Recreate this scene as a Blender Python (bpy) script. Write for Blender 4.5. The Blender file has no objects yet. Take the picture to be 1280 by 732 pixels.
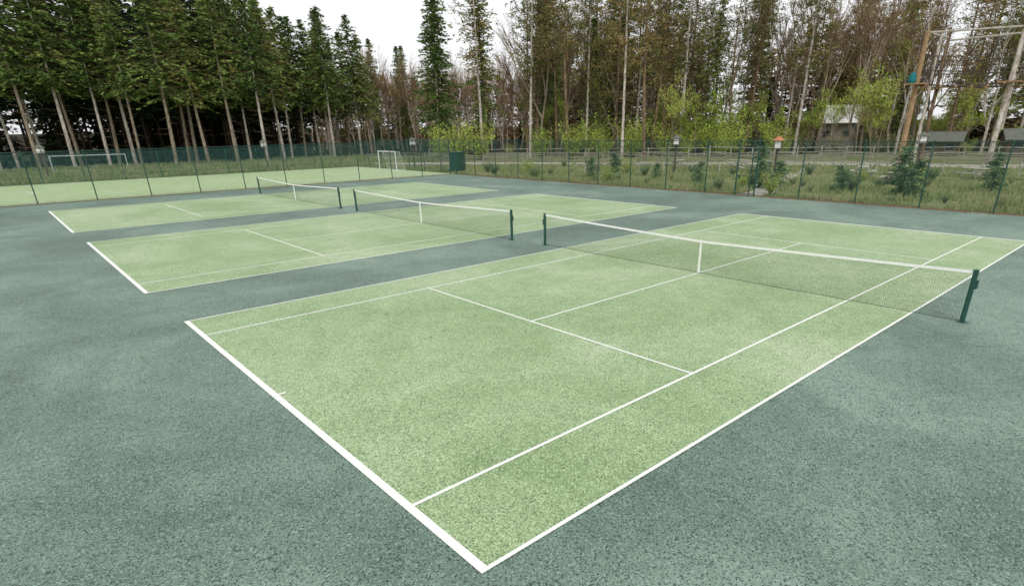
import bpy, math, random
from mathutils import Vector, Matrix, noise
R = random.Random(7)
D = bpy.data
scene = bpy.context.scene
COL = scene.collection

# ------------------------------------------------------------------ materials
def mat(name, rough=0.8, spec=0.3):
    m = D.materials.new(name); m.use_nodes = True
    nt = m.node_tree; b = nt.nodes['Principled BSDF']
    b.inputs['Roughness'].default_value = rough
    b.inputs['Specular IOR Level'].default_value = spec
    return m, nt, b
def N(nt, t, **kw):
    n = nt.nodes.new(t)
    for k, v in kw.items(): setattr(n, k, v)
    return n
def ramp(nt, fac, stops):
    r = N(nt, 'ShaderNodeValToRGB')
    e = r.color_ramp.elements
    while len(e) < len(stops): e.new(0.5)
    for i, (p, c) in enumerate(stops):
        e[i].position = p; e[i].color = (*c, 1) if len(c) == 3 else c
    nt.links.new(fac, r.inputs[0]); return r.outputs[0]
def noise_n(nt, vec, scale, detail=3, rough=0.5, dist=0.0):
    n = N(nt, 'ShaderNodeTexNoise'); n.inputs['Scale'].default_value = scale
    n.inputs['Detail'].default_value = detail; n.inputs['Roughness'].default_value = rough
    n.inputs['Distortion'].default_value = dist
    nt.links.new(vec, n.inputs['Vector']); return n.outputs['Fac']
def mixc(nt, fac, a, b, mode='MIX'):
    m = N(nt, 'ShaderNodeMix', data_type='RGBA', blend_type=mode)
    for s, v in ((m.inputs[0], fac), (m.inputs[6], a), (m.inputs[7], b)):
        if hasattr(v, 'is_linked'): nt.links.new(v, s)
        elif isinstance(v, (int, float)): s.default_value = v
        else: s.default_value = (*v, 1)
    return m.outputs[2]
def pos(nt):
    return N(nt, 'ShaderNodeNewGeometry').outputs['Position']

def surface_mat(name, c_dark, c_mid, c_light, speck, speck_amt=0.5, grain=62):
    m, nt, b = mat(name, 0.6, 0.45)
    P = pos(nt)
    big = noise_n(nt, P, 0.22, 5, 0.65, 0.6)
    base = ramp(nt, big, [(0.34, c_dark), (0.5, c_mid), (0.64, c_light)])
    med = noise_n(nt, P, 1.9, 5, 0.75)
    base = mixc(nt, 1.0, base, ramp(nt, med, [(0.3, (0.84, 0.86, 0.84)), (0.7, (1.14, 1.11, 1.13))]), 'MULTIPLY')
    clump = noise_n(nt, P, 42, 4, 0.8)
    base = mixc(nt, 1.0, base, ramp(nt, clump, [(0.34, (0.55, 0.6, 0.58)), (0.5, (1, 1, 1)), (0.64, (1.25, 1.2, 1.22))]), 'MULTIPLY')
    v = N(nt, 'ShaderNodeTexVoronoi'); v.inputs['Scale'].default_value = grain
    nt.links.new(P, v.inputs['Vector'])
    sp = N(nt, 'ShaderNodeSeparateColor'); nt.links.new(v.outputs['Color'], sp.inputs[0])
    f = ramp(nt, sp.outputs[0], [(0.0, (1, 1, 1)), (0.16, (1, 1, 1)), (0.26, (0, 0, 0)), (1, (0, 0, 0))])
    mm = N(nt, 'ShaderNodeMath', operation='MULTIPLY'); nt.links.new(f, mm.inputs[0]); mm.inputs[1].default_value = speck_amt
    base = mixc(nt, mm.outputs[0], base, speck)
    f2 = ramp(nt, sp.outputs[1], [(0.0, (0, 0, 0)), (0.8, (0, 0, 0)), (0.9, (1, 1, 1))])
    m2 = N(nt, 'ShaderNodeMath', operation='MULTIPLY'); nt.links.new(f2, m2.inputs[0]); m2.inputs[1].default_value = 0.45
    base = mixc(nt, m2.outputs[0], base, tuple(min(1, x * 1.7) for x in c_light))
    nt.links.new(base, b.inputs['Base Color'])
    bp = N(nt, 'ShaderNodeBump'); bp.inputs['Strength'].default_value = 0.7; bp.inputs['Distance'].default_value = 0.008
    nt.links.new(v.outputs['Distance'], bp.inputs['Height']); nt.links.new(bp.outputs[0], b.inputs['Normal'])
    return m
M_sur = surface_mat('grey_green_macadam', (0.095, 0.150, 0.118), (0.138, 0.212, 0.168), (0.20, 0.29, 0.235), (0.018, 0.03, 0.025), 0.8)
M_court = surface_mat('sage_green_macadam', (0.225, 0.335, 0.15), (0.30, 0.415, 0.215), (0.40, 0.50, 0.31), (0.08, 0.13, 0.055), 0.8)
M_pitch = surface_mat('light_green_turf', (0.40, 0.52, 0.26), (0.43, 0.55, 0.29), (0.47, 0.58, 0.33), (0.2, 0.32, 0.12), 0.3)

m, nt, b = mat('white_line_paint', 0.6, 0.3); M_line = m
P = pos(nt)
n1 = noise_n(nt, P, 45, 5, 0.75); n2 = noise_n(nt, P, 2.0, 3)
c = ramp(nt, n1, [(0.33, (0.45, 0.52, 0.42)), (0.43, (0.8, 0.81, 0.77)), (1, (0.86, 0.86, 0.84))])
c = mixc(nt, ramp(nt, n2, [(0.4, (0, 0, 0)), (0.8, (0.3, 0.3, 0.3))]), c, (0.62, 0.68, 0.55))
nt.links.new(c, b.inputs['Base Color'])

def simple(name, col, rough=0.6, var=0.25, scale=6, spec=0.3, metal=0):
    m, nt, b = mat(name, rough, spec); b.inputs['Metallic'].default_value = metal
    tc = N(nt, 'ShaderNodeTexCoord').outputs['Object']
    f = noise_n(nt, tc, scale, 4, 0.65)
    lo = tuple(x * (1 - var) for x in col); hi = tuple(min(1, x * (1 + var)) for x in col)
    nt.links.new(ramp(nt, f, [(0.3, lo), (0.7, hi)]), b.inputs['Base Color'])
    return m
M_post = simple('dark_green_paint', (0.012, 0.065, 0.05), 0.4, 0.25, 8, 0.5)
M_wire = simple('green_pvc_wire', (0.035, 0.10, 0.09), 0.5, 0.2, 2)
M_net = simple('black_netting', (0.02, 0.035, 0.03), 0.8, 0.2, 3)
M_band = simple('white_canvas', (0.8, 0.8, 0.78), 0.85, 0.08, 10)
M_steel = simple('galvanised_steel', (0.4, 0.42, 0.42), 0.4, 0.2, 20, 0.5, 0.6)
M_wood = simple('weathered_timber', (0.27, 0.25, 0.20), 0.85, 0.35, 5)
M_log = simple('brown_timber', (0.32, 0.21, 0.115), 0.8, 0.35, 4)
M_pale = simple('pale_timber', (0.40, 0.38, 0.33), 0.8, 0.4, 3)
M_white = simple('white_paint', (0.74, 0.74, 0.72), 0.5, 0.1, 4)
M_rust = simple('orange_cap', (0.42, 0.16, 0.08), 0.6, 0.3, 8)
M_dwall = simple('dark_stained_boards', (0.10, 0.07, 0.05), 0.8, 0.4, 3)
M_roof = simple('felt_roof', (0.12, 0.13, 0.11), 0.85, 0.3, 3)
M_glass = simple('dark_glass', (0.03, 0.04, 0.05), 0.1, 0.1, 3, 0.6)
M_teal = simple('teal_fabric', (0.01, 0.16, 0.18), 0.7, 0.2, 6)
M_rope = simple('rope', (0.07, 0.055, 0.045), 0.9, 0.2, 6)

def ground_mat(name, stops, s1=0.35, s2=9, bumpd=0.03):
    m, nt, b = mat(name, 0.95, 0.1)
    P = pos(nt)
    a = noise_n(nt, P, s1, 5, 0.65, 0.5); d = noise_n(nt, P, s2, 5, 0.75)
    c = ramp(nt, a, stops)
    c = mixc(nt, 1.0, c, ramp(nt, d, [(0.3, (0.5, 0.5, 0.45)), (0.7, (1.4, 1.35, 1.3))]), 'MULTIPLY')
    nt.links.new(c, b.inputs['Base Color'])
    bp = N(nt, 'ShaderNodeBump'); bp.inputs['Distance'].default_value = bumpd; bp.inputs['Strength'].default_value = 0.7
    nt.links.new(d, bp.inputs['Height']); nt.links.new(bp.outputs[0], b.inputs['Normal'])
    return m
M_ground = ground_mat('rough_grass_ground', [(0.3, (0.10, 0.14, 0.05)), (0.45, (0.16, 0.20, 0.08)), (0.6, (0.23, 0.245, 0.13)), (0.75, (0.28, 0.23, 0.16))])
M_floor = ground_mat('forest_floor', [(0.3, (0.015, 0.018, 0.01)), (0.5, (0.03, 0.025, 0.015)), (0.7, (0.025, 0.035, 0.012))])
M_path = ground_mat('gravel_path', [(0.3, (0.34, 0.33, 0.30)), (0.7, (0.50, 0.48, 0.45))], 0.8, 30, 0.01)
M_edge = ground_mat('leaf_litter', [(0.3, (0.12, 0.07, 0.04)), (0.55, (0.2, 0.13, 0.08)), (0.75, (0.12, 0.15, 0.07))], 2.0, 30, 0.02)

def leaf_mat(name, stops, rough=0.7):
    m, nt, b = mat(name, rough, 0.2)
    g = N(nt, 'ShaderNodeNewGeometry')
    tc = N(nt, 'ShaderNodeTexCoord').outputs['Object']
    oi = N(nt, 'ShaderNodeObjectInfo')
    f = noise_n(nt, tc, 0.45, 3, 0.6)
    a = N(nt, 'ShaderNodeMath', operation='MULTIPLY_ADD'); nt.links.new(g.outputs['Random Per Island'], a.inputs[0]); a.inputs[1].default_value = 0.4
    nt.links.new(f, a.inputs[2])
    a2 = N(nt, 'ShaderNodeMath', operation='MULTIPLY_ADD'); nt.links.new(oi.outputs['Random'], a2.inputs[0]); a2.inputs[1].default_value = 0.3
    nt.links.new(a.outputs[0], a2.inputs[2])
    sb = N(nt, 'ShaderNodeMath', operation='SUBTRACT'); nt.links.new(a2.outputs[0], sb.inputs[0]); sb.inputs[1].default_value = 0.35
    nt.links.new(ramp(nt, sb.outputs[0], stops), b.inputs['Base Color'])
    return m
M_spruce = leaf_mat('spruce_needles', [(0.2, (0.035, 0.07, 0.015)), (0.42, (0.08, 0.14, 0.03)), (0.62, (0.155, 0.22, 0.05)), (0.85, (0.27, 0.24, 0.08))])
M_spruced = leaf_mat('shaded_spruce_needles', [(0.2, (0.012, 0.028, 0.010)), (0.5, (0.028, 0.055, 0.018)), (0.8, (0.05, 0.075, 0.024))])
M_pine = leaf_mat('pine_needles', [(0.2, (0.06, 0.09, 0.025)), (0.42, (0.13, 0.155, 0.045)), (0.62, (0.25, 0.20, 0.075)), (0.85, (0.36, 0.23, 0.10))])
M_twig = leaf_mat('budding_twigs', [(0.2, (0.15, 0.10, 0.05)), (0.5, (0.31, 0.215, 0.11)), (0.7, (0.42, 0.31, 0.15)), (0.9, (0.40, 0.39, 0.14))])
M_fresh = leaf_mat('fresh_leaves', [(0.2, (0.18, 0.27, 0.04)), (0.5, (0.34, 0.45, 0.07)), (0.8, (0.5, 0.58, 0.14))])
M_sap = leaf_mat('sapling_needles', [(0.2, (0.05, 0.10, 0.04)), (0.5, (0.10, 0.17, 0.075)), (0.8, (0.17, 0.26, 0.12))])
M_blade = leaf_mat('meadow_blades', [(0.15, (0.11, 0.16, 0.05)), (0.4, (0.20, 0.265, 0.09)), (0.6, (0.33, 0.345, 0.16)), (0.85, (0.46, 0.38, 0.25))])
def bark(name, lo, hi, sc):
    m, nt, b = mat(name, 0.9, 0.15)
    tc = N(nt, 'ShaderNodeTexCoord').outputs['Object']
    mp = N(nt, 'ShaderNodeMapping'); mp.inputs['Scale'].default_value = sc; nt.links.new(tc, mp.inputs[0])
    f = noise_n(nt, mp.outputs[0], 3, 4, 0.7)
    nt.links.new(ramp(nt, f, [(0.35, lo), (0.65, hi)]), b.inputs['Base Color']); return m
M_bark = bark('grey_bark', (0.17, 0.13, 0.09), (0.40, 0.34, 0.26), (1, 1, 0.4))
M_barkp = bark('pale_bark', (0.25, 0.21, 0.17), (0.66, 0.61, 0.55), (1, 1, 0.6))
M_barkd = bark('brown_bark', (0.09, 0.06, 0.04), (0.26, 0.18, 0.115), (1, 1, 0.4))
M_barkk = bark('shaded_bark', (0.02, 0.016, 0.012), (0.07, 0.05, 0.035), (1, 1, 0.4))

# ------------------------------------------------------------------ mesh builder
class MB:
    def __init__(s): s.v = []; s.f = []; s.m = []; s.mats = []
    def mi(s, m):
        if m not in s.mats: s.mats.append(m)
        return s.mats.index(m)
    def face(s, pts, m):
        i = len(s.v); s.v += [tuple(p) for p in pts]; s.f.append(tuple(range(i, i + len(pts)))); s.m.append(s.mi(m))
    def tube(s, pts, rad, m, n=6, cap=True):
        pts = [Vector(p) for p in pts]; k = s.mi(m); base = len(s.v)
        if not hasattr(rad, '__len__'): rad = [rad] * len(pts)
        for i, p in enumerate(pts):
            d = (pts[min(i + 1, len(pts) - 1)] - pts[max(i - 1, 0)]).normalized()
            a = d.orthogonal().normalized() if abs(d.z) < 0.9 else Vector((1, 0, 0)) - d * d.x
            a.normalize(); bb = d.cross(a)
            for j in range(n):
                t = 2 * math.pi * j / n
                s.v.append(tuple(p + (a * math.cos(t) + bb * math.sin(t)) * rad[i]))
        for i in range(len(pts) - 1):
            for j in range(n):
                s.f.append((base + i * n + j, base + i * n + (j + 1) % n, base + (i + 1) * n + (j + 1) % n, base + (i + 1) * n + j)); s.m.append(k)
        if cap:
            s.f.append(tuple(base + j for j in reversed(range(n)))); s.m.append(k)
            s.f.append(tuple(base + (len(pts) - 1) * n + j for j in range(n))); s.m.append(k)
    def box(s, c, h, m, rz=0):
        k = s.mi(m); base = len(s.v); cr, sr = math.cos(rz), math.sin(rz)
        for z in (-1, 1):
            for x, y in ((-1, -1), (1, -1), (1, 1), (-1, 1)):
                X = x * h[0]; Y = y * h[1]
                s.v.append((c[0] + X * cr - Y * sr, c[1] + X * sr + Y * cr, c[2] + z * h[2]))
        for f in ((3, 2, 1, 0), (4, 5, 6, 7), (0, 1, 5, 4), (1, 2, 6, 5), (2, 3, 7, 6), (3, 0, 4, 7)):
            s.f.append(tuple(base + i for i in f)); s.m.append(k)
    def mesh(s, name, smooth=False):
        me = D.meshes.new(name); me.from_pydata(s.v, [], s.f)
        for m in s.mats: me.materials.append(m)
        me.polygons.foreach_set('material_index', s.m)
        if smooth: me.polygons.foreach_set('use_smooth', [True] * len(s.f))
        me.update(); return me
    def obj(s, name, parent=None, smooth=False, col=None):
        o = D.objects.new(name, s.mesh(name, smooth)); (col or COL).objects.link(o)
        if parent: o.parent = parent
        return o
def empty(name, loc=(0, 0, 0), rz=0):
    e = D.objects.new(name, None); e.location = loc; e.rotation_euler[2] = rz; COL.objects.link(e); return e

# ------------------------------------------------------------------ ground
def rise(x, y):
    d = math.hypot(x - 20, y - 25)
    t = max(0, min(1, (d - 110) / 140)); t = t * t * (3 - 2 * t)
    return 5 * t
def build_ground():
    mb = MB(); ax = []
    v = -900.0
    while v <= 900:
        ax.append(v); a = abs(v); v += 10 if a < 250 else 50
    n = len(ax)
    for y in ax:
        for x in ax: mb.v.append((x, y, rise(x, y) - 0.012))
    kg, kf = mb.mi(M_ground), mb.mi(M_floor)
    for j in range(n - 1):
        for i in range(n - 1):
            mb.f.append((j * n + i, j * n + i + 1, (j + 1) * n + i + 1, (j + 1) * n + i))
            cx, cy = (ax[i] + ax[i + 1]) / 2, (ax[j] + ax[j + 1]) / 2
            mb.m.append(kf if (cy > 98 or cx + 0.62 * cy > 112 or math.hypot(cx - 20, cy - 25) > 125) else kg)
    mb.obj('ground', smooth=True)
build_ground()
def sheet(name, pts, z, m):
    mb = MB(); mb.face([(x, y, z) for x, y in pts], m); return mb.obj(name)
def rect(x0, y0, x1, y1): return [(x0, y0), (x1, y0), (x1, y1), (x0, y1)]
sheet('macadam_surround', rect(-30, -30, 31, 45.2), 0.0, M_sur)
sheet('sports_pitch', rect(-45, 45.6, 31.4, 66), 0.0, M_pitch)
mb = MB()
def strip(p, q, w, z, m, n=60, jit=0.1):
    p = Vector(p); q = Vector(q); d = (q - p); nn = Vector((-d.y, d.x)).normalized()
    L = []; Rr = []
    for i in range(n + 1):
        c = p + d * i / n
        L.append(c + nn * (w / 2 + R.uniform(-jit, jit))); Rr.append(c - nn * (w / 2 + R.uniform(-jit, jit)))
    for i in range(n):
        mb.face([(*Rr[i], z), (*Rr[i + 1], z), (*L[i + 1], z), (*L[i], z)], m)
strip((-30, 45.2), (31.2, 45.2), 0.55, 0.004, M_edge, 200)
strip((31.1, -30), (31.1, 45), 0.6, 0.008, M_edge, 250, 0.13)
for i in range(900):
    if R.random() < .5: x, y = R.uniform(-25, 31), 45.2 - abs(R.gauss(0, .5)) - .1
    elif R.random() < .9: x, y = 31 - abs(R.gauss(0, .5)) - .1, R.uniform(-25, 45)
    else: x, y = R.uniform(-3, 30), R.uniform(3, 44)
    a = R.uniform(0, 6.28); l = R.uniform(.02, .04); cx_, sy_ = math.cos(a) * l, math.sin(a) * l
    mb.face([(x - cx_, y - sy_, .016), (x + sy_ * .5, y - cx_ * .5, .022), (x + cx_, y + sy_, .018), (x - sy_ * .5, y + cx_ * .5, .03)], M_edge)
mb.obj('leaf_litter')

def court(name, ox, oy):
    e = empty(name, (ox, oy, 0))
    mb = MB(); mb.face([(x, y, 0.005) for x, y in rect(0, 0, 23.77, 10.97)], M_court); mb.obj('playing_surface', e)
    mb = MB()
    def ln(x0, y0, x1, y1, z=0.010): mb.face([(x, y, z) for x, y in rect(x0, y0, x1, y1)], M_line)
    w = 0.05
    ln(0, 0, 0.1, 10.97); ln(23.67, 0, 23.77, 10.97)
    for y in (0, 1.37, 9.6 - w, 10.97 - w): ln(0.1, y, 23.67, y + w)
    for x in (5.485, 18.285 - w): ln(x, 1.37 + w, x + w, 9.6 - w)
    ln(5.485 + w, 5.46, 18.285 - w, 5.51)
    ln(0.1, 5.46, 0.22, 5.51); ln(23.55, 5.46, 23.67, 5.51)
    mb.obj('line_markings', e)
court('tennis_court', 0, 0)
court('tennis_court', -0.118, 14.501)
court('tennis_court', -0.216, 28.993)

def tnet(ox, oy):
    e = empty('tennis_net', (ox + 11.885, oy, 0))
    y0, y1, yc = -0.91, 11.88, 5.485
    def top(y):
        t = abs(y - yc) / (yc - y0); return 0.914 + (1.07 - 0.914) * (0.75 * t + 0.25 * t * t)
    for nm, y, sgn in (('post', y0, -1), ('post', y1, 1)):
        mb = MB()
        mb.tube([(0, y, 0), (0, y, 1.07)], 0.05, M_post, 12)
        mb.tube([(0, y, 1.07), (0, y, 1.09), (0, y, 1.10)], [0.056, 0.056, 0.03], M_post, 12)
        mb.tube([(0, y, 0), (0, y, 0.012)], 0.11, M_post, 12)
        mb.box((0, y + sgn * 0.06, 0.8), (0.03, 0.03, 0.09), M_post)
        mb.tube([(0.03, y + sgn * 0.08, 0.8), (0.10, y + sgn * 0.1, 0.72)], 0.008, M_steel, 6)
        mb.obj(nm, e)
    mb = MB(); r = 0.0016; s = 0.045
    n = int((y1 - y0 - 0.16) / s)
    ya = y0 + 0.08
    def belly(y, z): return 0.02 * math.sin(y * 1.3 + z * 2) + 0.015 * math.sin(y * 3.7)
    for i in range(n + 1):
        y = ya + i * s
        for zz in ((0.02, top(y) / 2), (top(y) / 2, top(y) - 0.04)):
            a = (belly(y, zz[0]) * (1 - zz[0] / 1.1), y, zz[0]); b_ = (belly(y, zz[1]) * (1 - zz[1] / 1.1), y, zz[1])
            mb.face([(a[0], a[1] - r, a[2]), (a[0], a[1] + r, a[2]), (b_[0], b_[1] + r, b_[2]), (b_[0], b_[1] - r, b_[2])], M_net)
    rows = 21; seg = 48
    for k in range(rows + 1):
        for j in range(seg):
            ys = [ya + (y1 - y0 - 0.16) * t / seg for t in (j, j + 1)]
            q = []
            for y in ys:
                z = 0.02 + (top(y) - 0.06) * k / rows; q.append((belly(y, z) * (1 - z / 1.1), y, z))
            rr = r if k else 0.006
            mb.face([(q[0][0], q[0][1], q[0][2] - rr), (q[1][0], q[1][1], q[1][2] - rr), (q[1][0], q[1][1], q[1][2] + rr), (q[0][0], q[0][1], q[0][2] + rr)], M_net)
    mb.obj('netting', e)
    mb = MB(); seg = 40
    ys = [y0 + 0.05 + (y1 - y0 - 0.1) * j / seg for j in range(seg + 1)]
    for j in range(seg):
        a, b_ = ys[j], ys[j + 1]
        for x, o in ((-0.012, 1), (0.012, -1)):
            q = [(x, a, top(a) - 0.052), (x, b_, top(b_) - 0.052), (x * 0.5, b_, top(b_)), (x * 0.5, a, top(a))]
            mb.face(q[::o], M_band)
        mb.face([(-0.006, a, top(a)), (-0.006, b_, top(b_)), (0.006, b_, top(b_)), (0.006, a, top(a))], M_band)
    mb.obj('headband', e)
    mb = MB(); mb.box((0, yc, 0.462), (0.018, 0.026, 0.462), M_band); mb.box((0, yc, 0.01), (0.05, 0.05, 0.008), M_steel); mb.obj('centre_strap', e)
tnet(0, 0); tnet(-0.118, 14.501); tnet(-0.216, 28.993)

# ------------------------------------------------------------------ chain link fences
def chain_fence(p, q, posts, H=3.0, name='chain_link_fence', sp=0.075, wr=0.0027):
    p = Vector((*p, 0)); q = Vector((*q, 0)); L = (q - p).length; d = (q - p) / L
    e = empty(name, p, math.atan2(d.y, d.x))
    mb = MB()
    for t in posts:
        mb.tube([(t, 0, 0), (t, 0, H + 0.05)], 0.034, M_post, 8)
        mb.tube([(t, 0, H + 0.05), (t, 0, H + 0.09)], [0.04, 0.02], M_post, 8)
    for z in (0.06, H / 2, H):
        mb.tube([(0, 0.03, z), (L, 0.03, z)], 0.007 if z < H else 0.018, M_post, 5)
    mb.obj('posts_and_rails', e)
    mb = MB(); n = int((L + H) / sp); w = wr * 1.414
    for i in range(n):
        for sg in (1, -1):
            a = i * sp - (H if sg > 0 else 0); z0, z1 = 0.04, H - 0.01
            def at(z): return a + sg * z
            lo, hi = z0, z1
            if sg > 0:
                lo = max(lo, -a); hi = min(hi, L - a)
            else:
                hi = min(hi, a); lo = max(lo, a - L)
            if hi <= lo: continue
            y = 0.036 + 0.002 * sg
            mb.face([(at(lo) - w, y, lo), (at(lo) + w, y, lo), (at(hi) + w, y, hi), (at(hi) - w, y, hi)], M_wire)
    mb.obj('chain_link_mesh', e)
    return e
chain_fence((-22.6, 45.3), (30.9, 45.3), [0.6 + 3.1 * i for i in range(18)], wr=.0034)
PY = [44.9 - (i * 3.02) for i in range(26)]
e = chain_fence((31.1, 45.1), (31.1, -30), [45.1 - y for y in PY])
g = empty('fence_gate', (31.0, 14.9, 0))
mb = MB()
for y in (-0.62, 0.62):
    mb.tube([(-0.06, y, 0), (-0.06, y, 3.1)], 0.045, M_post, 10)
for z in (0.12, 1.1, 2.1):
    mb.tube([(-0.06, -0.6, z), (-0.06, 0.6, z)], 0.02, M_post, 8)
mb.tube([(-0.06, -0.6, 3.0), (-0.06, 0.6, 3.0)], 0.03, M_post, 8)
mb.box((-0.09, 0.45, 1.05), (0.02, 0.06, 0.1), M_post)
mb.obj('frame', g)
chain_fence((-45, 66.2), (31.6, 66.2), [3.1 * i for i in range(25)], H=2.4, sp=0.12, wr=0.004)
chain_fence((31.6, 66.2), (31.6, 45.6), [3.0 * i for i in range(7)], H=3.0, sp=0.1, wr=0.003)

mb = MB()
def pl(x0, y0, x1, y1): mb.face([(x, y, 0.006) for x, y in rect(x0, y0, x1, y1)], M_line)
pl(-44, 47.0, 29.8, 47.1); pl(-44, 64.5, 29.8, 64.6); pl(29.7, 47.1, 29.8, 64.5)
for cx, r0, a0, a1 in ((29.7, 6.0, 90, 270), (-3.0, 3.0, 0, 360)):
    for k in range(48):
        t0 = math.radians(a0 + (a1 - a0) * k / 48); t1 = math.radians(a0 + (a1 - a0) * (k + 1) / 48)
        mb.face([(cx + r * math.cos(t), 55.8 + r * math.sin(t), 0.011) for r, t in ((r0, t0), (r0 + .1, t0), (r0 + .1, t1), (r0, t1))], M_line)
mb.obj('pitch_line_markings')
def goal(x, y, rz, w=3.6, h=1.9, dpt=1.0, pr=.05, net=True):
    e = empty('football_goal', (x, y, 0), rz); mb = MB()
    for s in (-1, 1):
        mb.tube([(0, s * w / 2, 0), (0, s * w / 2, h)], pr, M_white, 8)
        mb.tube([(0, s * w / 2, h), (dpt * .5, s * w / 2, h), (dpt, s * w / 2, 0.05)], pr * .5, M_white, 6)
        mb.tube([(0, s * w / 2, .05), (dpt, s * w / 2, 0.05)], pr * .5, M_white, 6)
    mb.tube([(0, -w / 2 - .05, h), (0, w / 2 + .05, h)], pr, M_white, 8)
    mb.tube([(dpt, -w / 2, .05), (dpt, w / 2, .05)], pr * .5, M_white, 6)
    mb.obj('frame', e)
    if not net: return
    mb = MB()
    n = int(w / 0.12)
    for i in range(n + 1):
        yy = -w / 2 + i * w / n
        mb.face([(dpt * .5, yy - .004, h), (dpt * .5, yy + .004, h), (dpt, yy + .004, .05), (dpt, yy - .004, .05)], M_band)
        mb.face([(0, yy - .004, h), (0, yy + .004, h), (dpt * .5, yy + .004, h), (dpt * .5, yy - .004, h)], M_band)
    for k in range(14):
        t = k / 14; X = dpt * (.5 + .5 * t); Z = h + (0.05 - h) * t
        mb.face([(X, -w / 2, Z), (X, w / 2, Z), (X, w / 2, Z + .008), (X, -w / 2, Z + .008)], M_band)
    mb.obj('goal_net', e)
goal(29.9, 55.8, 0)
goal(7.5, 86, math.radians(80), 7.3, 1.8, 1.6, .04, False)

e = empty('green_utility_cabinet', (32.9, 47.2, 0), math.radians(35)); mb = MB()
mb.box((0, 0, 0.95), (0.9, 0.5, 0.85), M_post); mb.box((0, 0, 0.05), (1.0, 0.6, 0.05), M_pale)
mb.box((0, 0, 1.84), (0.98, 0.58, 0.04), M_post)
for x in (-.45, .45): mb.box((x, -0.515, 0.95), (0.41, 0.015, 0.78), M_post)
for x in (-.08, .08): mb.box((x, -0.54, 1.0), (0.015, 0.012, 0.1), M_steel)
mb.obj('cabinet_body', e)

# ------------------------------------------------------------------ paths & timber rails
def path_pts(P_, w, z, name, m):
    mb = MB(); Lf = []; Rt = []
    P_ = [Vector(p) for p in P_]
    for i, p in enumerate(P_):
        d = (P_[min(i + 1, len(P_) - 1)] - P_[max(i - 1, 0)]).normalized(); nn = Vector((-d.y, d.x))
        Lf.append(p + nn * w / 2); Rt.append(p - nn * w / 2)
    for i in range(len(P_) - 1):
        mb.face([(*Rt[i], z), (*Rt[i + 1], z), (*Lf[i + 1], z), (*Lf[i], z)], m)
    return mb.obj(name)
def curve(ctrl, n=12):
    out = []; c = [Vector(p) for p in ctrl]; c = [c[0] * 2 - c[1]] + c + [c[-1] * 2 - c[-2]]
    for i in range(1, len(c) - 2):
        for k in range(n):
            t = k / n; a, b_, d, e_ = c[i - 1], c[i], c[i + 1], c[i + 2]
            out.append(0.5 * ((2 * b_) + (d - a) * t + (2 * a - 5 * b_ + 4 * d - e_) * t * t + (3 * b_ - a - 3 * d + e_) * t ** 3))
    out.append(c[-2]); return out
main_path = curve([(34, 75), (42, 62), (49, 50), (57, 36), (64, 22), (68, 6), (70, -14), (72, -35)])
path_pts(main_path, 5.0, 0.006, 'gravel_path', M_path)
path_pts(curve([(31.4, 14.9), (34, 15.2), (39, 17.5), (47, 20), (56, 22), (63, 23)]), 1.5, 0.002, 'gravel_path', M_path)
def rail_fence(ctrl, name='timber_rail_fence', step=2.2, h=1.15, m=M_wood, rails=(0.45, 0.8, 1.08), rr=.04):
    pts = curve(ctrl, 20); mb = MB(); acc = 0; last = pts[0]; posts = [pts[0]]
    for p in pts[1:]:
        acc += (p - last).length; last = p
        if acc >= step: posts.append(p); acc = 0
    for p in posts: mb.tube([(p.x, p.y, 0), (p.x, p.y, h + R.uniform(-.1, .1))], R.uniform(.05, .08), m, 7)
    for a, b_ in zip(posts, posts[1:]):
        for z in rails:
            if R.random() < .12: continue
            mb.tube([(a.x, a.y, z + R.uniform(-.06, .06)), (b_.x, b_.y, z + R.uniform(-.06, .06))], rr, m, 5)
    return mb.obj(name)
rail_fence([(39.5, 60), (46.4, 48), (54, 35), (60.5, 22), (64.5, 6), (66.5, -14)], h=1.0, rails=(.5, .9))
rail_fence([(37.5, 75), (45, 63), (52, 51), (60, 37.5), (67.5, 23), (71.5, 6), (74, -14)], h=1.1)
rail_fence([(39.5, 36), (46, 30), (52.5, 19.5), (54.5, 10), (55, 0), (53, -12)], h=0.9, rails=(0.8,), m=M_pale)
rail_fence([(48, 76), (58, 58), (68, 43), (76, 27), (82, 8)], h=1.4, rails=(0.6, 1.25), m=M_pale)

def lantern(x, y, h=3.0, s=1.0, cap=None):
    e = empty('lantern_post', (x, y, 0), R.uniform(0, 1)); mb = MB()
    mb.tube([(0, 0, 0), (0, 0, h - 0.85)], 0.08, M_dwall, 8)
    mb.box((0, 0, h - 0.83), (.28 * s, .28 * s, .03), M_dwall)
    mb.box((0, 0, h - 0.55), (.22 * s, .22 * s, .22), M_white)
    for a in range(4):
        t = a * math.pi / 2 + math.pi / 4
        mb.box((.26 * s * math.cos(t) * 1.2, .26 * s * math.sin(t) * 1.2, h - 0.55), (.022, .022, .25), M_dwall)
    mb.tube([(0, 0, h - 0.29), (0, 0, h - 0.15), (0, 0, h)], [.42 * s, .24 * s, .03], cap or M_roof, 8)
    mb.obj('lantern', e)
lantern(38.5, 17.0, 3.15, 1.0, M_rust)
for x, y in ((52, 12.2), (43, 28.5), (23, 72), (2.5, 74), (34.5, 58)): lantern(x, y, 3.2, 1.1)

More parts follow.
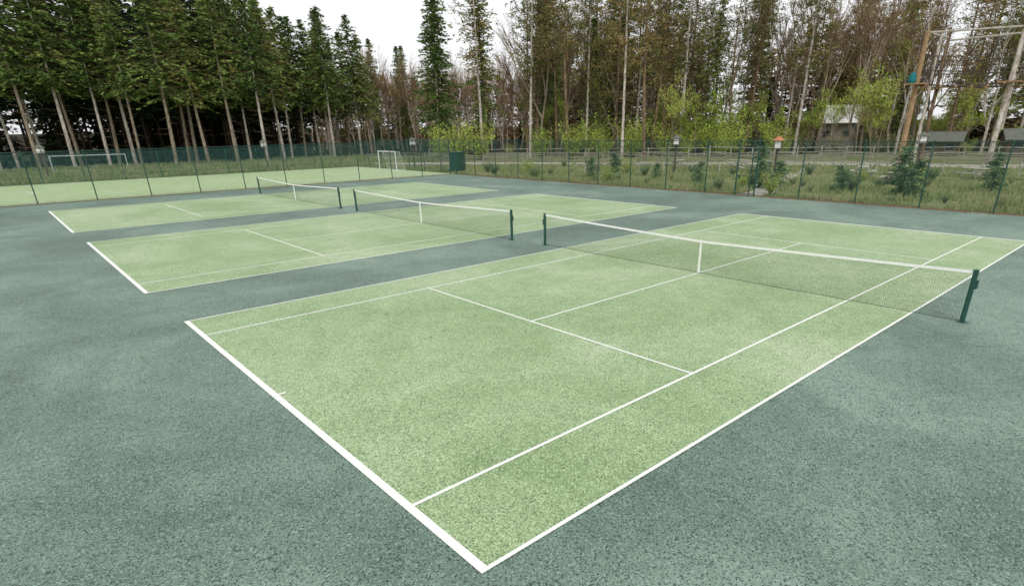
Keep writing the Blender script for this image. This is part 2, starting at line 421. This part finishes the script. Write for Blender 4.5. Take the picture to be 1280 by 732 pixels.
def picnic(x, y, rz):
    e = empty('picnic_table', (x, y, 0), rz); mb = MB()
    for i in range(5): mb.box((0, -0.32 + .16 * i, .74), (.9, .07, .02), M_pale)
    for s in (-1, 1):
        for k in (0, .16): mb.box((0, s * (.68 + k), .44), (.9, .07, .02), M_pale)
        mb.box((s * .65, 0, .40), (.03, .82, .045), M_pale)
        for q in (-1, 1): mb.tube([(s * .6, q * .7, 0), (s * .6, q * .25, .72)], .04, M_pale, 5)
    mb.obj('table_and_benches', e)
for a in ((49, 15, .3), (51, 8, 1.1), (48, 24, .7), (44, 11, 0.2), (53, 28, 1.5), (57, 5, .8), (50, 33, .2)): picnic(*a)

def hut(x, y, rz, L=7, W=5, h=2.6, rh=1.4, wall=M_dwall, roof=M_roof, z=0, name='timber_lodge', o=.5):
    e = empty(name, (x, y, z), rz); mb = MB()
    mb.box((0, 0, h / 2), (L / 2, W / 2, h / 2), wall)
    for s in (-1, 1):
        mb.face([(s * L / 2, -W / 2, h), (s * L / 2, W / 2, h), (s * L / 2, 0, h + rh)][::s], wall)
    for i in range(int(L / .5) + 1):
        for s in (-1, 1): mb.box((-L / 2 + i * .5, s * (W / 2 + .012), h / 2), (.02, .014, h / 2 - .02), wall)
    mb.obj('walls', e); mb = MB()
    for s in (-1, 1):
        k = rh / (W / 2)
        a = [(-L / 2 - .4, s * (W / 2 + o), h - o * k + .03), (L / 2 + .4, s * (W / 2 + o), h - o * k + .03), (L / 2 + .4, 0, h + rh + .03), (-L / 2 - .4, 0, h + rh + .03)]
        mb.face(a, roof); mb.face([(p[0], p[1], p[2] + .12) for p in a], roof)
        mb.face([a[0], a[1], (a[1][0], a[1][1], a[1][2] + .12), (a[0][0], a[0][1], a[0][2] + .12)], roof)
    mb.obj('roof', e); mb = MB()
    for s in (-1, 1):
        for xx in (-L * .28, L * .28):
            mb.box((xx, s * (W / 2 + .03), h * .58), (.45, .02, .4), M_glass)
            for q in (-1, 1):
                mb.box((xx + q * .48, s * (W / 2 + .045), h * .58), (.03, .03, .46), M_wood)
                mb.box((xx, s * (W / 2 + .045), h * .58 + q * .43), (.45, .03, .03), M_wood)
    mb.box((-L / 2 - .03, 0, 1.0), (.02, .45, 1.0), M_log)
    mb.obj('windows_and_door', e)
hut(88, 20.5, math.radians(100), 4.2, 3.2, 1.8, .8); hut(90, 12, math.radians(115), 5, 3.4, 2.0, .9)
hut(96, 36.5, math.radians(106), 4.6, 6, 4.4, 1.9, M_wood, M_white, name='white_roofed_pavilion', o=.8)

# ropes course
e = empty('high_ropes_course', (0, 0, 0))
A_ = (66.1, 17.9); B_ = (67.8, 17.2); C_ = (71.3, 11.6); E_ = (76, 2); F_ = (74.5, 18.5)
mb = MB()
mb.tube([(*A_, 0), (*A_, 6), (*A_, 11.6)], [.26, .23, .19], M_log, 10)
mb.tube([(*B_, 0), (*B_, 7), (*B_, 11.6)], [.16, .14, .12], M_barkp, 10)
mb.tube([(*C_, 0), (*C_, 7), (*C_, 12.0)], [.24, .21, .17], M_barkp, 10)
mb.tube([(*E_, 0), (*E_, 7), (*E_, 12.4)], [.22, .19, .15], M_log, 10)
mb.tube([(*F_, 0), (*F_, 7), (*F_, 12.6)], [.2, .17, .13], M_barkd, 10)
mb.obj('poles', e); mb = MB()
def cab(a, b_, z0, z1, r=.02, sag=.25, m=M_rope):
    pts = []
    for i in range(13):
        t = i / 12; pts.append((a[0] + (b_[0] - a[0]) * t, a[1] + (b_[1] - a[1]) * t, z0 + (z1 - z0) * t - sag * 4 * t * (1 - t)))
    mb.tube(pts, r, m, 5); return pts
for a, b_ in ((A_, C_), (C_, E_), (A_, F_), (F_, E_)):
    cab(a, b_, 11.45, 11.7, .09, 0, M_pale)
    up = cab(a, b_, 9.6, 9.7, .04, .2); cab(a, b_, 8.4, 8.4, .045, .2); lo = cab(a, b_, 7.3, 7.3, .07, .35)
    for i in range(1, 12):
        mb.tube([up[i], (lo[i][0], lo[i][1], lo[i][2] - .05)], .032, M_rope, 4)
        if i % 2: mb.tube([(lo[i][0] - .45, lo[i][1] - .3, lo[i][2] - .1), (lo[i][0] + .45, lo[i][1] + .3, lo[i][2] - .1)], .1, M_log, 6)
        if i % 3 == 0: mb.tube([(up[i][0], up[i][1], 11.5), up[i]], .03, M_rope, 4)
mb.obj('cables_and_footlogs', e); mb = MB()
for p in (A_, C_, E_, F_):
    mb.box((p[0], p[1], 7.2), (.85, .85, .06), M_log)
    for s in (-1, 1): mb.tube([(p[0] + s * .6, p[1], 7.14), (p[0] + s * .18, p[1], 6.3)], .05, M_log, 5)
    for s in (-1, 1):
        for t in (-1, 1): mb.tube([(p[0] + s * .8, p[1] + t * .8, 7.2), (p[0] + s * .8, p[1] + t * .8, 8.2)], .035, M_rope, 5)
    for s in (-1, 1): mb.tube([(p[0] - .8, p[1] + s * .8, 8.15), (p[0] + .8, p[1] + s * .8, 8.15)], .03, M_rope, 5)
mb.tube([(A_[0] - .3, A_[1] + .35, 7.27), (A_[0] - .3, A_[1] + .35, 7.5), (A_[0] - .3, A_[1] + .35, 8.0), (A_[0] - .3, A_[1] + .35, 8.2)], [.3, .36, .28, .1], M_teal, 10)
mb.obj('platforms', e)

# ------------------------------------------------------------------ trees
def card(mb, c, L, W, d, m, rng):
    d = d.normalized(); s = d.cross(Vector((rng.uniform(-1, 1), rng.uniform(-1, 1), rng.uniform(-1, 1))))
    if s.length < 1e-3: return
    s.normalize()
    mb.face([c - d * L * .5, c + s * W * .5 - d * L * .1, c + d * L * .5, c - s * W * .5], m)
def spruce(seed, h=22, cb=8, rad=3.0, mt=M_spruce, bk=M_bark, dens=1.0, leaf=.5, dead=True, tr=.22, deadm=M_barkd, pw=.65, step=1.0):
    rng = random.Random(seed); mb = MB(); lx = rng.uniform(-.3, .3); ly = rng.uniform(-.3, .3)
    def ax(z): return Vector((lx * math.sin(z / h * 3), ly * math.sin(z / h * 2.3), z))
    mb.tube([ax(h * i / 8) for i in range(9)], [tr * (1 - .92 * i / 8) + .01 for i in range(9)], bk, 8)
    z = cb
    while z < h - .1:
        f = (z - cb) / (h - cb); prof = (1 - f) ** pw * min(1, .5 + f * 3)
        big = rng.uniform(.8, 1.15)
        for k in range(rng.randint(5, 7)):
            if rng.random() < .1: continue
            az = rng.uniform(0, 6.283); Lb = rad * prof * big * rng.uniform(.5, 1.2) + .15
            tilt = rng.uniform(-.3, .05) + .55 * f
            dr = Vector((math.cos(az), math.sin(az), tilt)); o = ax(z)
            if Lb > .8: mb.tube([o, o + dr * Lb * .9], [.035, .01], deadm, 3, False)
            n = max(2, int(Lb / (.38 * leaf / .5) * dens))
            for i in range(n):
                t = (i + .6) / n; c = o + dr * Lb * t + Vector((0, 0, -.22 * Lb * t * t))
                for q in range(3):
                    side = Vector((-dr.y, dr.x, 0)) * rng.choice((-1, 1)) * rng.uniform(.2, 1)
                    dd = dr * .8 + side + Vector((0, 0, rng.uniform(-.6, .1)))
                    cc = c + Vector((rng.uniform(-.2, .2), rng.uniform(-.2, .2), rng.uniform(-.2, .1))) * leaf * 2
                    card(mb, cc, leaf * rng.uniform(.7, 1.5), leaf * .42 * rng.uniform(.6, 1.3), dd, mt, rng)
        z += step * rng.uniform(.34, .56) * (leaf / .5) * max(.5, (1 - .4 * f))
    card(mb, ax(h), leaf * 1.5, leaf * .3, Vector((0, 0, 1)), mt, rng)
    if dead:
        z = 2.5
        while z < cb + 2:
            az = rng.uniform(0, 6.283); L = rng.uniform(.4, 1.8); o = ax(z)
            mb.tube([o, o + Vector((math.cos(az), math.sin(az), rng.uniform(-.3, .2))) * L], [.025, .008], deadm, 3, False); z += rng.uniform(.15, .4)
    return mb.mesh('spruce_mesh')
def pine(seed, h=25, cb=9, bk=M_barkd, mt=M_pine, rad=2.6, dens=1.0):
    rng = random.Random(seed); mb = MB(); lx = rng.uniform(-.6, .6); ly = rng.uniform(-.6, .6)
    def ax(z): return Vector((lx * math.sin(z / h * 3), ly * math.sin(z / h * 2.3), z))
    mb.tube([ax(h * i / 10) for i in range(11)], [.2 * (1 - .85 * i / 10) + .01 for i in range(11)], bk, 8)
    z = 3.0
    while z < cb:
        az = rng.uniform(0, 6.283); L = rng.uniform(.5, 2.2); o = ax(z); e1 = o + Vector((math.cos(az), math.sin(az), rng.uniform(-.2, .4))) * L
        mb.tube([o, e1], [.03, .01], M_barkd, 3, False)
        for q in range(3): mb.tube([o.lerp(e1, rng.uniform(.4, 1)), e1 + Vector((rng.uniform(-.5, .5), rng.uniform(-.5, .5), rng.uniform(-.4, .3)))], [.012, .006], M_barkd, 3, False)
        z += rng.uniform(.2, .5)
    z = cb
    while z < h:
        f = (z - cb) / (h - cb); pr = math.sin(math.pi * (0.18 + .78 * f)) ** .7
        for k in range(rng.randint(2, 4)):
            az = rng.uniform(0, 6.283); L = rad * pr * rng.uniform(.4, 1.25) + .3; dr = Vector((math.cos(az), math.sin(az), rng.uniform(-.25, .55)))
            o = ax(z); mb.tube([o, o + dr * L * .5, o + dr * L + Vector((0, 0, .15 * L))], [.04, .025, .01], M_barkd, 3, False)
            for i in range(int((L * 2.2 + 1) * dens)):
                t = rng.uniform(.3, 1.08); c0 = o + dr * L * t + Vector((rng.gauss(0, .22), rng.gauss(0, .22), rng.gauss(0, .18)))
                for q in range(5):
                    c = c0 + Vector((rng.gauss(0, .16), rng.gauss(0, .16), rng.gauss(0, .14)))
                    card(mb, c, rng.uniform(.25, .5), rng.uniform(.07, .16), dr + Vector((rng.uniform(-1, 1), rng.uniform(-1, 1), rng.uniform(-.8, .8))), mt, rng)
        z += rng.uniform(.3, .55)
    return mb.mesh('pine_mesh')
def bare(seed, h=18, bk=M_bark, leafm=M_twig, leafn=2, spread=.5, depth=4, th=.2, ls=1.0):
    rng = random.Random(seed); mb = MB()
    def grow(o, d, L, r, lv):
        e1 = o + d * L * .5 + Vector((rng.gauss(0, .05), rng.gauss(0, .05), 0)) * L
        e2 = e1 + (d + Vector((rng.gauss(0, .12), rng.gauss(0, .12), .06))).normalized() * L * .5
        mb.tube([o, e1, e2], [r, r * .8, r * .55], bk if lv > 1 else M_barkd, 6 if lv > 2 else 3, False)
        if lv == 0:
            for q in range(4):
                dd = (d + Vector((rng.gauss(0, .5), rng.gauss(0, .5), rng.gauss(.1, .4)))).normalized(); s = o.lerp(e2, rng.uniform(.2, 1))
                l = rng.uniform(.5, 1.1); w = dd.orthogonal().normalized() * .013
                mb.face([s - w, s + w, s + dd * l], M_twig)
                for k in range(leafn):
                    card(mb, s + dd * l * rng.uniform(.2, 1), ls * rng.uniform(.1, .22), ls * rng.uniform(.04, .09), Vector((rng.gauss(0, 1), rng.gauss(0, 1), rng.gauss(0, 1))), leafm, rng)
            return
        n = 3 if lv > 2 else 4
        for k in range(n):
            t = rng.uniform(.35, 1) if k else 1
            s = o.lerp(e1, t * 2) if t < .5 else e1.lerp(e2, t * 2 - 1)
            az = rng.uniform(0, 6.283); sp = spread * rng.uniform(.5, 1.3) * (0.3 if k == 0 else 1)
            dd = (d + Vector((math.cos(az), math.sin(az), rng.uniform(0, .3))) * sp).normalized()
            grow(s, dd, L * rng.uniform(.58, .8), r * (.62 if k else .6), lv - 1)
    grow(Vector((0, 0, 0)), Vector((rng.gauss(0, .04), rng.gauss(0, .04), 1)).normalized(), h * .38, th, depth)
    return mb.mesh('bare_mesh')
def bush(seed, h=3, mt=M_fresh, n=60, leaf=.13, per=30):
    rng = random.Random(seed); mb = MB()
    for i in range(n):
        az = rng.uniform(0, 6.283); L = h * rng.uniform(.5, 1.05); sp = rng.uniform(.05, .55)
        dr = Vector((math.cos(az) * sp, math.sin(az) * sp, 1)).normalized()
        pts = [Vector((0, 0, 0)) + dr * L * t + Vector((math.cos(az), math.sin(az), 0)) * L * .18 * t * t for t in (0, .5, 1)]
        mb.tube(pts, [.025, .015, .006], M_barkd, 3, False)
        for k in range(per):
            t = rng.uniform(.2, 1.02); c = pts[0].lerp(pts[2], t) + Vector((rng.gauss(0, .14), rng.gauss(0, .14), rng.gauss(0, .12))) * h * .33
            if c.z < .03: c.z = .05
            card(mb, c, leaf * rng.uniform(.7, 1.6), leaf * rng.uniform(.3, .8), Vector((rng.gauss(0, 1), rng.gauss(0, 1), rng.gauss(0, 1))), mt, rng)
    return mb.mesh('bush_mesh')

SPRP = [spruce(11, 23, 9.5, 4.4, bk=M_barkp), spruce(12, 24, 8.5, 4.7, bk=M_barkp), spruce(1, 23, 8.0, 4.6), spruce(2, 22, 9, 4.2)]
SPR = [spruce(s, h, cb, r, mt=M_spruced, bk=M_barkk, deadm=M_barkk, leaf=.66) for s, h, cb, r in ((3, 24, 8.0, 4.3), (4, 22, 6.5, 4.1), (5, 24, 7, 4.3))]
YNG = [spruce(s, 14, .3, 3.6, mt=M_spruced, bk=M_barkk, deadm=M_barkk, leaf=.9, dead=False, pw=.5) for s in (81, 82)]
LAR = [spruce(s, 18, 1.0, 3.4, mt=M_twig, bk=M_barkd, leaf=.7, dead=False, pw=.45, step=1.25) for s in (91, 92)]
SPRG = [spruce(21, 25, 2.5, 4.2, dead=False), spruce(22, 25, 4, 3.7, dead=False)]
PIN = [pine(31, 26, 9), pine(32, 25, 12, rad=2.4), pine(33, 27, 7, dens=.9), pine(34, 25, 10, bk=M_barkp)]
BAR = [bare(41, 21), bare(42, 22, spread=.4), bare(43, 19, spread=.6), bare(44, 20, bk=M_barkp)]
BGR = [bare(51, 9, leafm=M_fresh, leafn=5, spread=.6, th=.08, ls=1.2), bare(52, 8, leafm=M_fresh, leafn=6, spread=.75, th=.07, ls=1.2), bare(53, 14, leafm=M_fresh, leafn=3, spread=.5, th=.13, bk=M_barkp)]
BSH = [bush(61, 4.2, leaf=.16), bush(62, 3.4, leaf=.15), bush(63, 3.0, M_sap, 50, leaf=.15), bush(64, 3.0, M_blade, 45, leaf=.15, per=22)]
SAP = [spruce(71, 2.2, .15, .85, M_sap, M_barkd, 1.5, .17, False, .04), spruce(72, 1.7, .1, .75, M_sap, M_barkd, 1.5, .16, False, .03)]

def put(name, me, x, y, s=1.0, col=None, tilt=.02):
    o = D.objects.new(name, me); (col or COL).objects.link(o)
    o.location = (x, y, rise(x, y) - .05); o.rotation_euler = (R.gauss(0, tilt), R.gauss(0, tilt), R.uniform(0, 6.28))
    k = s * R.uniform(.92, 1.08); o.scale = (k * R.uniform(.9, 1.1), k * R.uniform(.9, 1.1), k); return o
far = D.collections.new('distant_trees')
def along(poly, s):
    P_ = [Vector(p) for p in poly]; tot = sum((b - a).length for a, b in zip(P_, P_[1:])); d = s * tot
    for a, b in zip(P_, P_[1:]):
        l = (b - a).length
        if d <= l: return a + (b - a) * d / l, Vector((-(b - a).y, (b - a).x)).normalized()
        d -= l
    return P_[-1], Vector((0, 1))
edge = [(-30, 101), (0, 98), (28, 90), (52, 101)]
for row in range(6):
    n = 22 if row < 3 else 19
    for i in range(n):
        p, nn = along(edge, (i + R.uniform(.1, .9)) / n); p = p + nn * (row * 4.8 + R.uniform(-1.9, 1.9))
        if row > 1 and p.x > .5 * p.y + 3: continue
        s = 1.04 if p.x < 24 else 1.04 - (p.x - 24) * .009
        if row < 2: put('spruce_tree', R.choice(SPRP), p.x, p.y, s)
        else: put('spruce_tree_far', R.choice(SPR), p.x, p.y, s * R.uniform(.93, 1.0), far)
for row in range(2):
    for i in range(40):
        p, nn = along([(-42, 103), (0, 98), (28, 90), (58, 104)], (i + R.random()) / 40); p = p + nn * (24 + row * 5 + R.uniform(-1.5, 1.5))
        if p.x < .5 * p.y + 4: put('undergrowth', R.choice(YNG), p.x, p.y, R.uniform(.85, 1.15), far)
for i in range(95):
    a = R.uniform(.72, 1.18); d = R.uniform(125, 165); put('bare_far', R.choice(BAR), -2 + d * math.cos(a), -3 + d * math.sin(a), R.uniform(.68, .9), far)
for i in range(64):
    a = .68 + .52 * (i + R.random()) / 64; d = R.uniform(158, 172); put('young_far', R.choice(LAR) if R.random() < .75 else YNG[0], -2 + d * math.cos(a), -3 + d * math.sin(a), R.uniform(.7, .95), far)
for x, y, s in ((64, 122, .82), (70, 118, .78), (75, 128, .85), (60, 132, .85)): put('spruce_tree', R.choice(SPRG), x, y, s)
for x, y, k, s in ((50.6, 77, 0, .98), (53.5, 80, 1, 1.03), (57, 73.5, 1, 1.05), (66.5, 69, 1, .98), (69, 74, 0, 1.0), (75, 62, 0, .95)): put('spruce_tree', SPRG[k], x, y, s)
for x, y, k in ((57.5, 64, 3), (65, 60, 3), (58.4, 47.5, 3), (61, 46, 0), (62, 63, 1), (70, 52, 0), (59.5, 58, 1), (73, 49, 3), (55, 72, 3), (62, 68, 0), (68, 57, 2)): put('pine_tree', PIN[k], x, y, 1.0)
edge2 = [(118, -30), (108, -5), (98, 14), (88, 28), (79, 46), (60, 72)]
def clear(q):
    for hx, hy, rr in ((96, 36.5, 5), (91.5, 34.5, 3)):
        if math.hypot(q.x - hx, q.y - hy) < rr: return False
    return True
for row in range(7):
    n = 25 if row < 4 else 20
    for i in range(n):
        s_ = (i + R.uniform(0, 1)) / n
        p, nn = along(edge2, s_); q = p - nn * (row * 5.2 + R.uniform(-2.4, 2.4))
        u = R.random()
        if not clear(q): continue
        if row < 2:
            if u < .5: put('pine_tree', R.choice(PIN), q.x, q.y, R.uniform(.9, 1.05))
            elif u < .82: put('bare_tree', R.choice(BAR), q.x, q.y, R.uniform(.9, 1.1))
            elif u < .93: put('birch_tree', BGR[2], q.x, q.y, R.uniform(.9, 1.3))
            else: put('spruce_tree', R.choice(SPRG), q.x, q.y, R.uniform(.75, .95))
        else:
            me = R.choice(PIN) if u < .4 else R.choice(BAR) if u < .85 else BGR[2] if u < .93 else R.choice(SPRG)
            put('wood_far', me, q.x, q.y, R.uniform(.85, 1.1), far)
for i in range(70):
    p, nn = along(edge2, (i + R.random()) / 70); q = p - nn * R.uniform(33, 42)
    put('young_far', R.choice(LAR) if R.random() < .8 else R.choice(YNG), q.x, q.y, R.uniform(.8, 1.25), far)
for i in range(60):
    p, nn = along(edge2, R.random()); q = p - nn * R.uniform(6, 32)
    if clear(q): put('understorey', R.choice((BSH[3], BSH[1], BSH[2], BGR[1])), q.x, q.y, R.uniform(.8, 1.3), far)
inst = empty('distant_trees'); inst.instance_type = 'COLLECTION'; inst.instance_collection = far
for i in range(20):
    p, nn = along(edge2, R.uniform(.2, .98)); q = p + nn * R.uniform(-5, 6)
    if clear(q): put('birch_tree', R.choice(BGR[:2]), q.x, q.y, R.uniform(.7, 1.2))
for x, y in ((70, 46), (72, 44), (69, 49), (74.5, 45), (60, 52), (57, 55), (54, 58), (63, 49.5), (71, 41), (50, 66), (46, 70), (73, 42), (76, 42), (71.5, 47.5), (66, 52), (62, 56), (48, 68), (75, 36)):
    put('leafy_shrub', R.choice(BSH[:2]), x, y, R.uniform(.9, 1.5))
for x, y in ((71, 45), (73.5, 43), (68.5, 48)): put('birch_tree', R.choice(BGR[:2]), x, y, R.uniform(.85, 1.05))
for i in range(60):
    p, nn = along(edge2, R.random()); q = p + nn * R.uniform(-5, 4); put('leafy_shrub', R.choice((BSH[2], BSH[1], BSH[3])), q.x, q.y, R.uniform(.5, 1.1))
for x, y, k, s in ((35.9, 16.6, 0, 1.2), (36.8, 16.0, 1, 1.1), (37, 8.4, 0, 1.25), (36.2, 7.4, 1, 1.15), (37.5, 12.2, 1, 1.0), (36.5, 21.5, 1, .9), (35.5, 31.5, 0, .8), (38.5, 27, 1, .7), (42, 5, 0, 1.0), (41, 34, 1, 1.0)):
    put('spruce_sapling', SAP[k], x, y, s)
for i in range(85):
    put('leafy_shrub', BSH[R.choice((2, 2, 1, 3, 3))], 32.5 + 18 * R.random() ** 1.3, R.uniform(-10, 46), R.uniform(.12, .42))

# ------------------------------------------------------------------ grass
def grass(name, fn, n, h, w):
    rng = random.Random(5); mb = MB(); k = 0
    while k < n:
        x, y = fn(rng)
        d = noise.noise(Vector((x * .25, y * .25, 3)))
        if rng.random() > .6 + 1.2 * d: continue
        k += 1; hh = h * rng.uniform(.4, 1.2) * (1 + .9 * d)
        for q in range(3):
            a = rng.uniform(0, 6.283); bx = x + rng.uniform(-.12, .12); by = y + rng.uniform(-.12, .12); c, s = math.cos(a) * w, math.sin(a) * w
            lean = rng.uniform(0, .5) * hh; la = rng.uniform(0, 6.283)
            mb.face([(bx - c, by - s, -.01), (bx + c, by + s, -.01), (bx + math.cos(la) * lean, by + math.sin(la) * lean, hh)], M_blade)
    return mb.obj(name)
def nearpath(x, y):
    for p in main_path[::4]:
        if (p.x - x) ** 2 + (p.y - y) ** 2 < 9: return True
    if 31 < x < 40 and abs(y - (14.9 + max(0, x - 33) * .43)) < .8: return True
    return False
def f_right(r):
    while True:
        x = 31.5 + 34 * r.random() ** 1.3; y = r.uniform(-18, 60)
        if not nearpath(x, y): return x, y
def f_left(r): return r.uniform(-22, 48), 66.8 + 34 * r.random()
grass('meadow_grass', f_right, 24000, .27, .025)
grass('rough_grass', f_left, 14000, .36, .05)

# ------------------------------------------------------------------ world, sun, camera
w = D.worlds.new('World'); scene.world = w; w.use_nodes = True; nt = w.node_tree
bg = nt.nodes['Background']; sky = N(nt, 'ShaderNodeTexSky', sky_type='NISHITA'); sky.sun_disc = False
sky.sun_elevation = math.radians(48); sky.sun_rotation = math.radians(215); sky.dust_density = 4; sky.air_density = 1.2; sky.ozone_density = 1
hs = N(nt, 'ShaderNodeHueSaturation'); hs.inputs['Saturation'].default_value = .3
nt.links.new(sky.outputs[0], hs.inputs['Color'])
tcw = N(nt, 'ShaderNodeTexCoord').outputs['Generated']
cl = noise_n(nt, tcw, 2.2, 5, .55)
cloud = ramp(nt, cl, [(.3, (.84, .86, .89)), (.7, (1, 1, 1))])
sc_ = N(nt, 'ShaderNodeVectorMath', operation='SCALE'); nt.links.new(cloud, sc_.inputs[0]); sc_.inputs['Scale'].default_value = 8.2
out = mixc(nt, .8, hs.outputs[0], sc_.outputs[0])
nt.links.new(out, bg.inputs[0]); bg.inputs[1].default_value = .15
sd = D.lights.new('sun', 'SUN'); sd.energy = 1.3; sd.angle = math.radians(12); sd.color = (1, .95, .87)
so = D.objects.new('sun', sd); COL.objects.link(so)
el, az = math.radians(48), math.radians(215)
dirv = Vector((math.sin(az) * math.cos(el), math.cos(az) * math.cos(el), math.sin(el)))
so.rotation_euler = dirv.to_track_quat('Z', 'Y').to_euler()

cd = D.cameras.new('camera'); co = D.objects.new('camera', cd); COL.objects.link(co); scene.camera = co
yaw, pitch, roll = .83862, .41425, -.016467
f = Vector((math.cos(pitch) * math.cos(yaw), math.cos(pitch) * math.sin(yaw), -math.sin(pitch)))
r = Vector((math.sin(yaw), -math.cos(yaw), 0)); u = r.cross(f)
r2 = math.cos(roll) * r + math.sin(roll) * u; u2 = -math.sin(roll) * r + math.cos(roll) * u
Mx = Matrix(((r2.x, u2.x, -f.x), (r2.y, u2.y, -f.y), (r2.z, u2.z, -f.z))).to_4x4()
Mx.translation = Vector((-2.4293, -3.5335, 3.8214)); co.matrix_world = Mx
cd.sensor_width = 36; cd.lens = 721.51 / 1280 * 36; cd.shift_x = -.02528; cd.shift_y = .088; cd.clip_end = 3000
scene.view_settings.view_transform = 'Standard'; scene.view_settings.look = 'None'; scene.view_settings.exposure = 0
